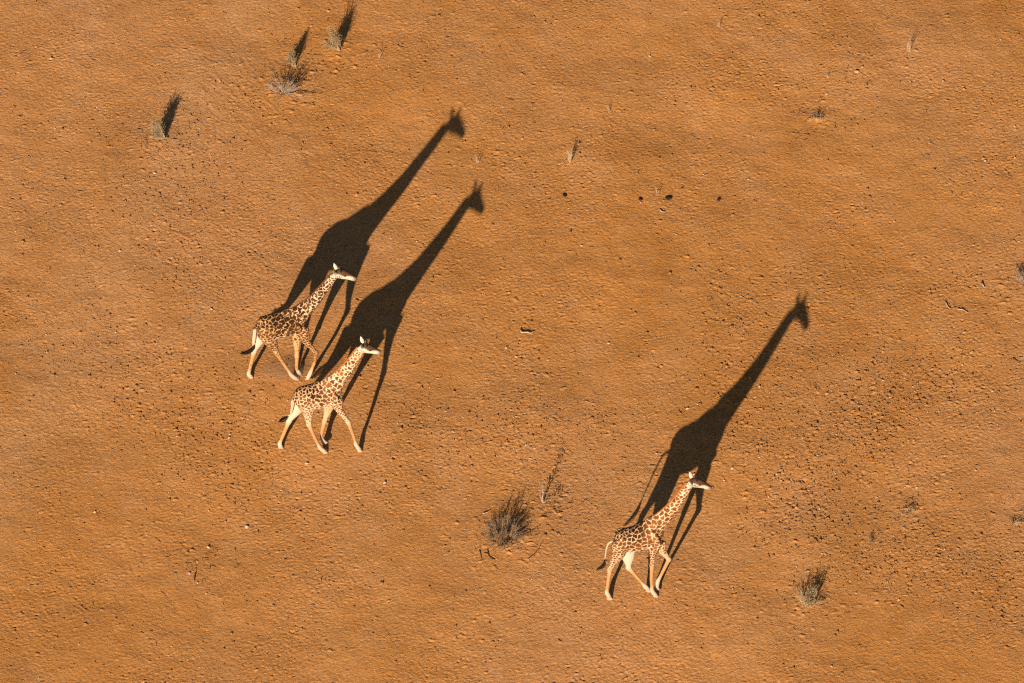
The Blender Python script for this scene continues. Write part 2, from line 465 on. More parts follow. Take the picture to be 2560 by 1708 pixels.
def make_giraffe(g):
    root = empty('giraffe', (g['base'][0], g['base'][1], g['base'][2]), rad(g['heading']))
    tag(root, g['label'], 'giraffe', 'giraffes walking across the plain')
    V, F = [], []
    RT = [(.17, .16), (.335, .27), (.425, .33), (.455, .36), (.475, .36), (.42, .31), (.27, .2)]
    RN = [(.36, .25), (.28, .195), (.212, .155), (.17, .13), (.148, .112), (.122, .10)]
    RH = [(.125, .105), (.172, .128), (.122, .094), (.080, .075)]
    RHI = [(.30, .19), (.205, .135), (.098, .078), (.060, .054), (.074, .066), (.07, .066)]
    RFR = [(.24, .15), (.135, .11), (.088, .080), (.056, .053), (.07, .064), (.07, .066)]
    def limb(pts, rr_, extra):
        """adds knobbly joints: thinner shafts either side of knee or hock and above the fetlock"""
        out = [(*p, *r) for p, r in zip(pts, rr_)]
        ins = []
        for seg, f, ri, rl in extra:
            p, q = out[seg], out[seg + 1]
            ins.append((seg + f, tuple(p[i] + (q[i] - p[i]) * f for i in range(3)) + (ri, rl)))
        al = sorted([(i, o) for i, o in enumerate(out)] + ins, key=lambda e: e[0])
        return [o for _, o in al]
    k = g.get('bulk', 1.0)
    ch = {}
    cat_ = lambda pts, rr, kk=1.0: [(*p, a * kk, b_ * kk) for p, (a, b_) in zip(pts, rr)]
    ch['trunk'] = loft(V, F, cat_(g['trunk'], RT, k), n=26, e0=.4, e1=.6)
    ch['neck'] = loft(V, F, cat_(g['neck'], RN, k), n=22, e1=.5)
    ch['head'] = loft(V, F, cat_(g['head'], RH), n=18, e0=.6, e1=.5)
    for nm in ('nh', 'fh'): ch[nm] = loft(V, F, limb(g[nm], RHI, ((1, .5, .130, .095), (1, .82, .088, .070), (2, .3, .068, .060), (3, .6, .054, .050))), sub=3, e1=.3)
    for nm in ('nf', 'ff'): ch[nm] = loft(V, F, limb(g[nm], RFR, ((1, .55, .086, .078), (1, .82, .076, .070), (2, .25, .066, .062), (3, .6, .052, .050))), sub=3, e1=.3)
    # shoulder blades, hip bones, withers and brisket
    t = np.array(g['trunk'])
    for s_ in (-1, 1):
        loft(V, F, [(t[5][0] - .06, .25 * s_, t[5][2] + .28, .10, .05), (t[5][0] + .04, .29 * s_, t[5][2], .15, .07), (t[5][0] + .10, .26 * s_, t[5][2] - .28, .12, .07)], n=12)
        loft(V, F, [(t[1][0] + .12, .17 * s_, t[1][2] + .30, .07, .06), (t[1][0] - .02, .23 * s_, t[1][2] + .16, .11, .07), (t[1][0] - .08, .22 * s_, t[1][2] - .02, .10, .06)], n=12)
    loft(V, F, [(t[3][0] + .02, 0, t[3][2] + .36, .11, .12), (t[4][0] + .02, 0, t[4][2] + .44, .12, .10), (t[5][0] - .02, 0, t[5][2] + .46, .10, .08)], n=12)
    tmp = mesh_from('giraffe_body', V, F)
    ob = bpy.data.objects.new('tmp', tmp)
    COL.objects.link(ob)
    md = ob.modifiers.new('r', 'REMESH'); md.mode = 'VOXEL'; md.voxel_size = 0.016; md.adaptivity = 0
    ms = ob.modifiers.new('s', 'SMOOTH'); ms.iterations = 9; ms.factor = 0.5
    dg = bpy.context.evaluated_depsgraph_get()
    dg.update()
    body = bpy.data.meshes.new_from_object(ob.evaluated_get(dg))
    bpy.data.objects.remove(ob, do_unlink=True)
    body.name = 'giraffe_body'
    n = len(body.vertices)
    P = np.empty(n * 3, np.float32); body.vertices.foreach_get('co', P); P = P.reshape(-1, 3).astype(float)
    # which limb a vertex belongs to, and how far along
    names = list(ch)
    def pmap(nm, L_):
        if nm in ('nh', 'fh', 'nf', 'ff'):                    # limb points sit at 0,1,1.5,1.8,2,2.3,3,3.6,4,5 fifths
            return np.interp(np.linspace(0, 1, L_), np.linspace(0, 1, 10), np.array((0, 1, 1.5, 1.82, 2, 2.28, 3, 3.6, 4, 5)) / 5)
        return np.linspace(0, 1, L_)
    best = np.full(n, 1e9); lab = np.zeros(n, int); par = np.zeros(n)
    for li, nm in enumerate(names):
        q = ch[nm]
        d = np.linalg.norm(P[:, None, :] - q[None, :, :3], axis=2) / q[None, :, 3:4].mean(axis=2)
        kk = d.argmin(1); dm = d[np.arange(n), kk]
        if nm in ('nh', 'fh', 'nf', 'ff'): dm = dm + 0.12
        m = dm < best
        best[m] = dm[m]; lab[m] = li; par[m] = pmap(nm, len(q))[kk[m]]
    is_ = lambda nm: lab == names.index(nm)
    leg = is_('nh') | is_('fh') | is_('nf') | is_('ff')
    hind = is_('nh') | is_('fh')
    neck, head, trunk = is_('neck'), is_('head'), is_('trunk')
    u, lat, z = P.T
    inner = ((is_('fh') | is_('ff')) & (lat < np.where(par < .45, .19, .16))) | ((is_('nh') | is_('nf')) & (lat > -np.where(par < .45, .14, .1)))
    inner &= par < .6
    tz = np.interp(u, t[:, 0], t[:, 2])
    vert = np.where(trunk, (z - tz) / 0.45, np.where(neck, 0.5, -0.4))          # -1 belly .. 1 back
    # spacing of the patches
    sp = np.full(n, .15)
    sp[trunk] = .095 + .045 * smoothstep(-.55, .25, u[trunk])
    sp[neck] = .155 - .075 * par[neck]
    sp[head] = .05
    sp[leg] = np.clip(.105 - .13 * par[leg], .052, .11)
    sp *= g['patch']
    rg = np.random.default_rng(g['seed'])
    order = rg.permutation(n)[:9000]
    S = np.empty((0, 3)); Rr = np.empty(0)
    buf, rb = [], []
    for vi in order:
        p, r = P[vi], sp[vi]
        if buf:
            d = np.linalg.norm(np.asarray(buf) - p, axis=1)
            if (d < 0.9 * np.minimum(r * 1.15, np.maximum(r, rb))).any(): continue
        buf.append(p); rb.append(r)
    kd = kdtree.KDTree(len(buf))
    for j, p in enumerate(buf): kd.insert(p, j)
    kd.balance()
    ph = rg.uniform(0, 6.28, (3, 4))
    fr = rg.uniform(24, 58, (3, 4)) * rg.choice((-1, 1), (3, 4))
    W = P.copy()
    for a in range(3):
        o1, o2 = (a + 1) % 3, (a + 2) % 3
        W[:, a] += sp * g['jag'] * (np.sin(P[:, o1] * fr[a, 0] + ph[a, 0] + 2 * np.sin(P[:, a] * fr[a, 2] * .6)) + np.sin(P[:, o2] * fr[a, 1] + ph[a, 1] + 2 * np.sin(P[:, o1] * fr[a, 3] * .6)))
    edge = np.empty(n)
    cell = np.empty(n, int)
    for vi in range(n):
        r = kd.find_n(W[vi], 2)
        edge[vi] = (r[1][2] - r[0][2]) * .5
        cell[vi] = r[0][1]
    tone = rg.uniform(-.2, .2, len(buf))[cell]
    line = np.full(n, .013)
    line[trunk] = .0105 + .016 * smoothstep(-.15, -1.0, vert[trunk])
    line[neck] = .0135
    line[leg] = .011 + .045 * np.clip((par[leg] - g['leg_fade']) / .18, 0, 1)
    line[hind] += .010 * smoothstep(.25, .5, par[hind])
    line[inner] = np.where(hind[inner], .09, .03)
    line[head] = .0125 + .02 * smoothstep(.25, .6, par[head])
    line *= g['line'] * rg.uniform(.6, 1.45, len(buf))[cell]
    belly = trunk & (vert < -.98)
    line[belly] = .05
    # colours
    up = smoothstep(-.3, .75, vert) * (1 - smoothstep(g['dark_to'] - .25, g['dark_to'] + .2, u))
    pc = (ORANGE * g['gold'])[None] * (1 - up[:, None]) + DARK[None] * up[:, None]
    pc = pc * (1 - g['brown']) + DARK[None] * g['brown']
    pc = pc * (1 + tone[:, None] * 2.6)
    pc[leg] = (ORANGE * (1 - .5 * g['brown']) * 1.05)[None]
    pc[head] = (0.09, 0.05, 0.025)
    bc = np.repeat(CREAM[None], n, 0)
    bc = bc * (1 - .6 * up[:, None]) + np.array((.30, .14, .042))[None] * .6 * up[:, None]
    ob = g['ochre'] * np.where(trunk, smoothstep(-.9, -.1, vert), np.where(leg & (par < .5), .8, np.where(neck, .35 * (1 - par), 0)))[:, None].reshape(-1, 1)
    bc = bc * (1 - ob) + np.array((.37, .19, .062))[None] * ob
    lowb = trunk & (vert < -.35)
    f = smoothstep(-.35, -1.0, vert)[:, None]
    bc[lowb] = (bc * (1 - f) + WHITE * f)[lowb]
    # legs: cream thigh, tan shin, white sock
    f1 = smoothstep(.30, .52, par)[:, None]; f2 = smoothstep(.66, .80, par)[:, None]
    lc = bc * (1 - f1) + TAN * f1
    lc = lc * (1 - f2) + WHITE * .76 * f2
    bc[leg] = lc[leg]
    fi2 = inner & leg & ~hind
    bc[fi2] = (.55 * bc + .45 * TAN)[fi2]
    fi = (inner & hind)
    wi = (1 - smoothstep(.30, .50, par))[:, None]
    bc[fi] = (bc * (1 - wi) + WHITE * .80 * wi)[fi]
    # head: white cheeks, dark crown and nose
    hq = ch['head']
    hz = np.interp(u, hq[:, 0], hq[:, 2])
    topness = smoothstep(.045, .11, z - hz + .055 * np.exp(-((par - .42) / .16) ** 2))
    hb = (WHITE * .9)[None] * (1 - topness[:, None]) + np.array((.055, .028, .014))[None] * topness[:, None]
    nose = smoothstep(.74, .96, par)[:, None] * .8
    hb = hb * (1 - nose) + np.array((.05, .035, .025)) * nose
    bc[head] = hb[head]
    line[head & (topness > .3)] = .2
    up_neck = neck & (par > .93)
    bc[up_neck] = (WHITE * .9)
    for nm, arr in (('edge', edge), ('line', line)):
        a = body.attributes.new(nm, 'FLOAT', 'POINT'); a.data.foreach_set('value', arr.astype(np.float32))
    for nm, arr in (('base_col', bc), ('patch_col', pc)):
        a = body.attributes.new(nm, 'FLOAT_COLOR', 'POINT')
        a.data.foreach_set('color', np.hstack([np.clip(arr, 0, 1), np.ones((n, 1))]).astype(np.float32).ravel())
    body.polygons.foreach_set('use_smooth', [True] * len(body.polygons))
    body.materials.clear()
    body.materials.append(g['mat'])
    link('body', body, None, root)
    # mane along the top of the neck
    q = ch['neck']
    T = np.gradient(q[:, :3], axis=0); T /= np.linalg.norm(T, axis=1)[:, None]
    N = np.stack([-T[:, 2], T[:, 1] * 0, T[:, 0]], 1)
    top = q[:, :3] + N * q[:, 3:4] * .93
    top = catmull(top[4:], 3)
    NN = np.gradient(top, axis=0); NN /= np.linalg.norm(NN, axis=1)[:, None]
    NN = np.stack([-NN[:, 2], NN[:, 1] * 0, NN[:, 0]], 1)
    mb = MB()
    rr = random.Random(g['seed'])
    L = len(top)
    for j in range(L):
        c = Vector(top[j]); nn = Vector(NN[j])
        hgt = (.02 + .035 * min(1, j / 16)) * rr.uniform(.85, 1.1)
        for dx, hh in ((-.030, -.03), (-.018, hgt * .7), (0, hgt), (.018, hgt * .7), (.030, -.03)):
            mb.V.append(c + nn * hh + Vector((0, dx + rr.uniform(-.004, .004), 0)))
    for j in range(L - 1):
        for a in range(4):
            mb.F.append((j * 5 + a, j * 5 + a + 1, j * 5 + a + 6, j * 5 + a + 5))
    mb.F.append((0, 1, 2, 3, 4)[::-1]); mb.F.append(tuple((L - 1) * 5 + a for a in range(5)))
    mb.build('mane', g['mane'], root)
    # ears, ossicones, eyes
    h0, h1, h2 = (Vector(g['head'][a]) for a in (0, 1, 2))
    fwd = (Vector(g['head'][3]) - h0).normalized()
    upv = Vector((-fwd.z, 0, fwd.x)); side = Vector((0, 1, 0))
    fr_ = lambda a, b_, c: fwd * a + side * b_ + upv * c
    for s in (-1, 1):
        d = fr_(-.62, .70 * s, .50 if s > 0 else .30).normalized()
        base = h0 + fwd * .05 + upv * .10 + side * .085 * s
        wv = d.cross(Vector((.3, -.75, .55))).normalized()
        nv = wv.cross(d).normalized()
        mb = MB()
        prof = [(0, .018), (.2, .052), (.45, .068), (.7, .052), (.9, .022), (1.0, .004)]
        for tt, w in prof:
            c = base + d * (.25 * tt)
            for a in range(8):
                w2 = 2 * math.pi * a / 8
                cup = -.022 * math.sin(tt * math.pi) * math.cos(w2) ** 2
                mb.V.append(c + wv * w * math.cos(w2) + nv * (.011 * math.sin(w2) + cup * s * 0 - abs(cup)))
        for j in range(5):
            for a in range(8):
                p0, p1 = j * 8 + a, j * 8 + (a + 1) % 8
                mb.F.append((p0, p1, p1 + 8, p0 + 8))
        mb.F.append(tuple(range(8))[::-1]); mb.F.append(tuple(range(40, 48)))
        mb.build('ear', M_EAR, root)
        ob_ = h1 - fwd * .05 + upv * .14 + side * .05 * s
        d2 = fr_(-.42, .16 * s, .9).normalized()
        mb = MB()
        mb.tube([ob_ - d2 * .03, ob_ + d2 * .05, ob_ + d2 * .09, ob_ + d2 * .12, ob_ + d2 * .135], [.036, .027, .026, .033, .018], 8)
        mb.build('ossicone', M_BLACK, root)
        ec = h1.lerp(h2, .42) + upv * .045 + side * .108 * s
        mb = MB()
        mb.tube([ec + fwd * (-.03), ec + fwd * (-.02), ec, ec + fwd * .02, ec + fwd * .03], [.004, .023, .032, .023, .004], 8)
        mb.build('eye', M_EYE, root)
    # hooves
    for nm in ('nh', 'fh', 'nf', 'ff'):
        p4, p5 = Vector(g[nm][4]), Vector(g[nm][5])
        lifted = g.get('lift', {}).get(nm)
        mb = MB()
        if lifted:
            d = (p5 - p4).normalized(); f0 = Vector((d.z * -1, 0, d.x))
        else:
            d = Vector((0, 0, -1)); f0 = Vector((1, 0, 0))
        if f0.x < 0: f0 = -f0
        rows = ((-.12, .060, .055, -.015), (-.05, .085, .068, .0), (.012, .112, .078, .02), (.028, .104, .070, .02))
        zc = Vector((p5.x, p5.y, p5.z))
        if not lifted: zc.z = -.02
        for off, lx, ly, sh in rows:
            for a in range(14):
                w2 = 2 * math.pi * a / 14
                notch = .72 if (a == 0) else 1.0
                mb.V.append(zc + d * off + f0 * (lx * math.cos(w2) * notch + sh) + side * (ly * math.sin(w2)))
        for j in range(3):
            for a in range(14):
                p0, p1 = j * 14 + a, j * 14 + (a + 1) % 14
                mb.F.append((p0, p1, p1 + 14, p0 + 14))
        mb.F.append(tuple(range(14))); mb.F.append(tuple(range(42, 56)))
        mb.build('hoof', M_HOOF, root)
    # tail with its black tuft
    q = catmull(g['tail'], 5)
    mb = MB()
    q = np.vstack([q[0] + (.12, 0, -.02), q])
    mb.tube(q, list(np.linspace(.040, .017, len(q))), 8)
    tail = mb.build('tail', M_TAIL, root)
    tq = catmull(g['tuft'], 5)
    mb = MB()
    for j in range(70):
        ln = rr.uniform(.55, 1.0)
        sc = rr.uniform(.2, 1.0) * .07
        a = rr.uniform(0, 6.28)
        off = Vector((math.cos(a), math.sin(a) * .9, math.sin(a * 1.7))) * sc
        m_ = max(3, int(len(tq) * ln))
        pts = []
        for kx in range(m_):
            s_ = kx / (len(tq) - 1)
            pts.append(Vector(tq[kx]) + off * (math.sin(min(1, s_ * 1.3) * math.pi * .8) + .15 * s_))
        mb.tube(pts, [.007] + [.007] * (m_ - 2) + [.002], 4)
    mb.build('tail_tuft', M_BLACK, tail)
    return root

GIR = [
 dict(base=(-7.383, -1.763, 0.0), heading=4, seed=3, jag=.15, ochre=.75, gold=1.0, mat=giraffe_material('dark_giraffe_coat'), mane=M_MANE_D, patch=1.0, line=.80, brown=.62, dark_to=.75, leg_fade=.56,
  label='darkest giraffe, trotting with bent foreleg and dust at its hooves, farthest from the camera',
  trunk=[(-0.65,0,2.13),(-0.5,0,2.2),(-0.27,0,2.26),(0,0,2.28),(0.28,0,2.37),(0.52,0,2.39),(0.74,0,2.34)],
  neck=[(0.61,0,2.64),(0.86,0,2.92),(1.17,0,3.27),(1.39,0,3.62),(1.62,0,3.97),(1.8,0,4.27)],
  head=[(1.83,0,4.34),(2.03,-0.02,4.33),(2.25,-0.06,4.26),(2.47,-0.11,4.16)],
  nh=[(-0.42,-0.24,2.22),(-0.24,-0.21,1.74),(-0.07,-0.17,1.24),(0.13,-0.14,0.77),(0.39,-0.11,0.2),(0.56,-0.11,0.03)],
  fh=[(-0.52,0.24,1.87),(-0.64,0.21,1.5),(-0.79,0.17,1.06),(-0.9,0.14,0.54),(-0.98,0.11,0.16),(-0.9,0.11,0.03)],
  nf=[(0.73,-0.21,2.23),(0.87,-0.18,1.71),(1.17,-0.16,1.17),(1.12,-0.14,0.78),(0.97,-0.11,0.28),(0.87,-0.11,0.03)],
  ff=[(0.63,0.21,1.83),(0.58,0.18,1.41),(0.57,0.16,0.8),(0.55,0.14,0.27),(0.6,0.11,0.16),(0.66,0.11,0.03)],
  tail=[(-0.64,0,2.32),(-0.72,0,2.06),(-0.75,0,1.73),(-0.78,0,1.51)],
  tuft=[(-0.78,0,1.51),(-0.87,0,1.3),(-1.1,0,1.15),(-1.26,0,1.21)]),
 dict(base=(-6.151, -5.071, 0.0), heading=4, seed=8, jag=.125, ochre=.12, gold=1.35, mat=giraffe_material('tan_giraffe_coat'), mane=M_MANE_O, patch=.92, line=1.18, brown=.04, dark_to=.15, leg_fade=.36,
  label='pale tan giraffe in long stride with a foreleg reaching forward, between the two others',
  trunk=[(-0.63,0,2.09),(-0.49,0,2.18),(-0.26,0,2.24),(0,0,2.27),(0.28,0,2.38),(0.51,0,2.41),(0.69,0,2.35)],
  neck=[(0.54,0,2.7),(0.75,0,2.97),(1.01,0,3.35),(1.21,0,3.69),(1.36,0,3.98),(1.46,0,4.18)],
  head=[(1.46,0,4.23),(1.63,0,4.18),(1.84,0,4.08),(2.05,0,3.97)],
  nh=[(-0.34,-0.24,2.29),(-0.25,-0.22,1.85),(-0.23,-0.21,1.28),(-0.06,-0.19,0.7),(0.11,-0.17,0.21),(0.27,-0.17,0.03)],
  fh=[(-0.48,0.24,1.86),(-0.59,0.22,1.54),(-0.84,0.21,1.06),(-1.04,0.19,0.48),(-1.15,0.17,0.17),(-1.12,0.17,0.03)],
  nf=[(0.63,-0.21,2.2),(0.72,-0.2,1.87),(1.01,-0.19,1.27),(1.16,-0.18,0.68),(1.24,-0.17,0.28),(1.36,-0.17,0.03)],
  ff=[(0.46,0.21,1.79),(0.39,0.2,1.46),(0.27,0.19,0.99),(0.17,0.18,0.48),(0.18,0.17,0.28),(0.26,0.17,0.12)], lift={'ff': 1},
  tail=[(-0.63,0,2.26),(-0.7,0,1.92),(-0.78,0,1.58),(-0.87,0,1.48)],
  tuft=[(-0.87,0,1.48),(-0.99,0,1.35),(-1.12,0,1.27),(-1.18,0,1.26)]),
 dict(base=(3.861, -11.645, 0.0), heading=4, seed=21, jag=.10, ochre=.2, gold=1.25, mat=giraffe_material('russet_giraffe_coat'), mane=M_MANE_O, patch=1.02, line=.85, brown=.10, dark_to=.20, leg_fade=.40,
  label='giraffe walking alone with lowered nose and orange mane, nearest to the camera',
  trunk=[(-0.7,0,2.28),(-0.55,0,2.31),(-0.3,0,2.33),(-0,0,2.38),(0.25,0,2.52),(0.46,0,2.54),(0.66,0,2.49)],
  neck=[(0.49,0,2.88),(0.73,0,3.16),(1.01,0,3.52),(1.24,0,3.91),(1.41,0,4.26),(1.56,0,4.53)],
  head=[(1.56,0,4.58),(1.75,0.02,4.57),(1.97,0.05,4.44),(2.21,0.09,4.24)],
  nh=[(-0.54,-0.24,2.38),(-0.62,-0.21,1.91),(-0.86,-0.18,1.33),(-0.93,-0.16,0.62),(-0.95,-0.13,0.26),(-0.86,-0.13,0.03)],
  fh=[(-0.31,0.24,1.91),(-0.28,0.21,1.41),(-0.26,0.18,0.98),(0.03,0.16,0.53),(0.26,0.13,0.19),(0.37,0.13,0.03)],
  nf=[(0.53,-0.21,2.36),(0.46,-0.19,1.97),(0.43,-0.17,1.38),(0.42,-0.15,0.72),(0.45,-0.13,0.24),(0.57,-0.13,0.03)],
  ff=[(0.66,0.21,1.88),(0.78,0.19,1.6),(0.98,0.17,1.25),(0.83,0.15,0.86),(0.64,0.13,0.36),(0.61,0.13,0.08)], lift={'ff': 1},
  tail=[(-0.74,0,2.28),(-0.89,0,2.23),(-0.97,0,1.96),(-1.01,0,1.56)],
  tuft=[(-1.01,0,1.56),(-1.04,0,1.35),(-1.17,0,1.19),(-1.29,0,1.11)]),
]
for g in GIR: make_giraffe(g)

# ------------------------------------------------------------------ shrubs and grasses
def shrub(name, label, cat, xy, w, h, stems, twigs, seed, wood, leaf=None, leaves=0, spread=.8, lean=(0, 0), r0=.008, leafsize=.035, group=None, tips=False, nc=None, base=.28, low=.5, pull=.6):
    x, y = xy
    root = empty(name, (x, y, ground_z(x, y)))
    tag(root, label, cat, group)
    rr = random.Random(seed)
    mb, lf = MB(), MB()
    clumps = [(rr.uniform(0, 6.283), math.sqrt(rr.random()), rr.uniform(.30, .5) if rr.random() < low else rr.uniform(.75, 1.05)) for _ in range(nc or max(5, int(w * 13)))]
    for s in range(stems):
        ca, cr, chh = rr.choice(clumps)
        if chh > .7: cr *= pull
        a = ca + rr.gauss(0, .22)
        rb = w * base * min(1, max(0, cr + rr.gauss(0, .10)))
        p0 = Vector((rb * math.cos(a), rb * math.sin(a), -.03))
        out = Vector((math.cos(a + rr.gauss(0, .35)), math.sin(a + rr.gauss(0, .35)), 0))
        hh = h * chh * (1.1 - .75 * rr.random() ** 1.5)
        reach = w * .5 * spread * rr.uniform(.2, 1.0) * (1.45 - chh)
        pts = [p0]
        for k in range(1, 5):
            f = k / 4
            pts.append(p0 + out * reach * f ** 1.2 + Vector((lean[0] * f, lean[1] * f, 0)) + Vector((0, 0, hh * f ** .85 + .03)) + Vector((rr.gauss(0, .02), rr.gauss(0, .02), rr.gauss(0, .012))))
        mb.tube(pts, [r0, r0 * .85, r0 * .7, r0 * .55, r0 * .3], 4, cap=False)
        ends = [(pts[-1], (pts[-1] - pts[-2]).normalized())]
        for t in range(twigs):
            f = rr.uniform(.3, .95) * 4
            k = min(3, int(f)); q = pts[k].lerp(pts[k + 1], f - k)
            d = (pts[k + 1] - pts[k]).normalized() + Vector((rr.gauss(0, .6), rr.gauss(0, .6), rr.gauss(.1, .3)))
            d.normalize()
            ln = h * rr.uniform(.12, .34)
            m_ = q + d * ln * .5 + Vector((rr.gauss(0, .012), rr.gauss(0, .012), 0))
            e = q + d * ln + Vector((0, 0, ln * .2))
            mb.tube([q, m_, e], [r0 * .5, r0 * .4, r0 * .2], 3, cap=False)
            ends.append((e, d)); ends.append((m_, d))
        if leaf:
            for t in range(leaves):
                if tips:
                    q, d = pts[-1], (pts[-1] - pts[-2]).normalized()
                    q = q + Vector((rr.gauss(0, .05), rr.gauss(0, .05), rr.gauss(-.03, .06)))
                else:
                    q, d = rr.choice(ends)
                    q = q + Vector((rr.gauss(0, .025), rr.gauss(0, .025), rr.gauss(0, .025)))
                dd = (d + Vector((rr.gauss(0, .7), rr.gauss(0, .7), rr.gauss(.1, .5)))).normalized()
                wv = dd.orthogonal().normalized() * leafsize * .28
                wv.rotate(Matrix.Rotation(rr.uniform(0, 6.28), 3, dd))
                lf.quad(q, dd, wv, leafsize * rr.uniform(.6, 1.3))
    mb.build('stems', wood, root)
    if lf.V: lf.build('foliage', leaf, root, smooth=False)
    return root

shrub('shrub', 'sage grey tufted shrub, farthest left, casting a forked shadow', 'shrub', (-11.51, 9.90), .60, .72, 80, 6, 1, M_STRAW, M_LEAF_S, 9, .6, (-.22, .0), .009)
shrub('shrub', 'sparse grey bare-twigged shrub with wide spread branches', 'shrub', (-7.50, 12.25), 1.45, .55, 40, 10, 2, M_TWIG, M_LEAF_D, 4, 1.2, (-.03, .05), .010, nc=22, base=.07)
shrub('shrub', 'small olive green shrub just above the bare-twigged shrub', 'shrub', (-7.23, 13.66), .40, .62, 60, 6, 3, M_STRAW, M_LEAF_G, 9, .55, (-.12, .0), .008)
shrub('shrub', 'grey green shrub nearest to the top edge', 'shrub', (-5.80, 14.52), .62, .78, 90, 6, 4, M_STRAW, M_LEAF_S, 10, .55, (-.20, .0), .009)
shrub('shrub', 'broad dry straw-brown shrub below the middle of the plain', 'shrub', (-0.26, -9.11), 1.15, .54, 200, 6, 5, M_BROWN, M_LEAF_D, 3, .8, (-.02, -.03), .0075, nc=34, low=.5, pull=1.0, base=.33)
shrub('shrub', 'compact sage green shrub right of the walking giraffe', 'shrub', (9.09, -12.08), .80, .46, 70, 5, 6, M_STRAW, M_LEAF_S, 6, .9, (-.02, .0), .008, nc=11, low=.4, pull=1.0)
shrub('shrub', 'dark leafy shrub cut off by the right edge', 'shrub', (16.61, 2.85), .8, .50, 60, 6, 7, M_TWIG, M_LEAF_D, 9, .9, (0, 0), .008)
shrub('weed', 'low dry weed clump near the right side, below the scattered tracks', 'weed', (12.40, -7.89), .45, .12, 26, 4, 9, M_STRAW, M_LEAF_D, 6, 1.1, (0, 0), .007)
shrub('weed', 'low flattened weed near the top right', 'weed', (10.14, 11.05), .42, .12, 24, 4, 10, M_TWIG, M_LEAF_D, 8, 1.1, (0, 0), .007)
shrub('weed', 'low dry weed clump beside the lower right edge', 'weed', (15.61, -8.44), .45, .13, 24, 4, 12, M_STRAW, M_LEAF_D, 8, 1.1, (0, 0), .007)
shrub('weed', 'small weed clump above the compact sage shrub, right of the lone giraffe', 'weed', (11.14, -9.33), .35, .10, 18, 4, 13, M_STRAW, M_LEAF_D, 6, 1.1, (0, 0), .007)

def sapling(name, label, xy, stems, mat, leaf, seed, r0=.010, nl=40):
    x, y = xy
    root = empty(name, (x, y, ground_z(x, y)))
    tag(root, label, 'plant')
    rr = random.Random(seed)
    mb, lf = MB(), MB()
    for (dx, dy, h) in stems:
        pts = [Vector((rr.gauss(0, .02), rr.gauss(0, .02), -.03))]
        for k in range(1, 6):
            f = k / 5
            pts.append(Vector((dx * f ** 1.2 + rr.gauss(0, .012), dy * f ** 1.2 + rr.gauss(0, .012), h * f)))
        mb.tube(pts, [r0, r0 * .9, r0 * .75, r0 * .6, r0 * .5, r0 * .3], 5, cap=False)
        for t in range(4):
            q = pts[rr.choice((3, 4))]
            d = Vector((rr.gauss(0, 1), rr.gauss(0, 1), rr.uniform(.2, 1))).normalized()
            mb.tube([q, q + d * h * .14], [r0 * .4, r0 * .2], 3, cap=False)
        for t in range(nl):
            q = pts[5].lerp(pts[4], rr.random()) + Vector((rr.gauss(0, .05), rr.gauss(0, .05), rr.gauss(0, .05)))
            dd = Vector((rr.gauss(0, 1), rr.gauss(0, 1), rr.gauss(.3, .6))).normalized()
            wv = dd.orthogonal().normalized() * .018
            wv.rotate(Matrix.Rotation(rr.uniform(0, 6.28), 3, dd))
            lf.quad(q, dd, wv, .05)
    mb.build('stems', mat, root)
    if lf.V: lf.build('foliage', leaf, root, smooth=False)

sapling('sapling', 'thin sapling with four bare stems beside the broad straw shrub', (0.95, -7.53), [(-.12, -.05, .45), (.02, .03, .5), (-.02, .05, .84), (.35, -.15, .25)], M_TWIG, M_LEAF_D, 31, .012, 26)

def grass(label, xy, n, h, lean, seed, group='wisps of dry grass'):
    x, y = xy
    rr = random.Random(seed)
    mb = MB()
    for k in range(n):
        a = rr.uniform(0, 6.28)
        d = Vector((lean[0] + rr.gauss(0, .22), lean[1] + rr.gauss(0, .22), 1)) * h * rr.uniform(.5, 1)
        p = Vector((rr.gauss(0, .02), rr.gauss(0, .02), -.02))
        m_ = p + d * .55 + Vector((0, 0, h * .06))
        mb.tube([p, m_, p + d + Vector((rr.gauss(0, .04), rr.gauss(0, .04), 0))], [.0045, .004, .002], 4, cap=False)
    o = mb.build('dry_grass', M_PALE, None, loc=(x, y, ground_z(x, y)))
    tag(o, label, 'grass', group)

grass('wispy pale grass stalks with long thin shadow, right of the far giraffe shadow head', (1.91, 8.75), 20, .55, (-.12, .0), 41)
grass('pale upright grass tuft near the top right corner', (13.24, 14.43), 16, .50, (-.04, .1), 42)
grass('tiny pale grass stalk above the row of dark dung', (4.75, 7.12), 6, .40, (.08, .1), 43)
grass('faint grass wisp between the two giraffe shadow heads', (-1.11, 8.75), 7, .35, (-.1, .1), 44)
grass('faint flattened grass wisp left of the upper middle', (3.24, 11.31), 9, .25, (-.6, .3), 45)
grass('thin grass blades left of the small olive shrub', (-4.42, 14.07), 5, .30, (.1, .2), 46)
grass('dry grass blades near the top edge, right of centre', (6.92, 15.77), 8, .25, (.2, .3), 47)

# ------------------------------------------------------------------ sticks
def stick(label, paths, r, mat, lift=.01):
    x, y = paths[0][0]
    mb = MB()
    for path in paths:
        q = catmull(path, 4) if len(path) > 2 else np.array(path)
        pts = [Vector((p[0] - x, p[1] - y, ground_z(p[0], p[1]) - ground_z(x, y) + r * .7 + lift)) for p in q]
        n = len(pts)
        mb.tube(pts, [r * (1 - .5 * k / (n - 1)) for k in range(n)], 6)
    o = mb.build('stick', mat, None, loc=(x, y, ground_z(x, y)))
    tag(o, label, 'stick', 'sticks lying on the soil')

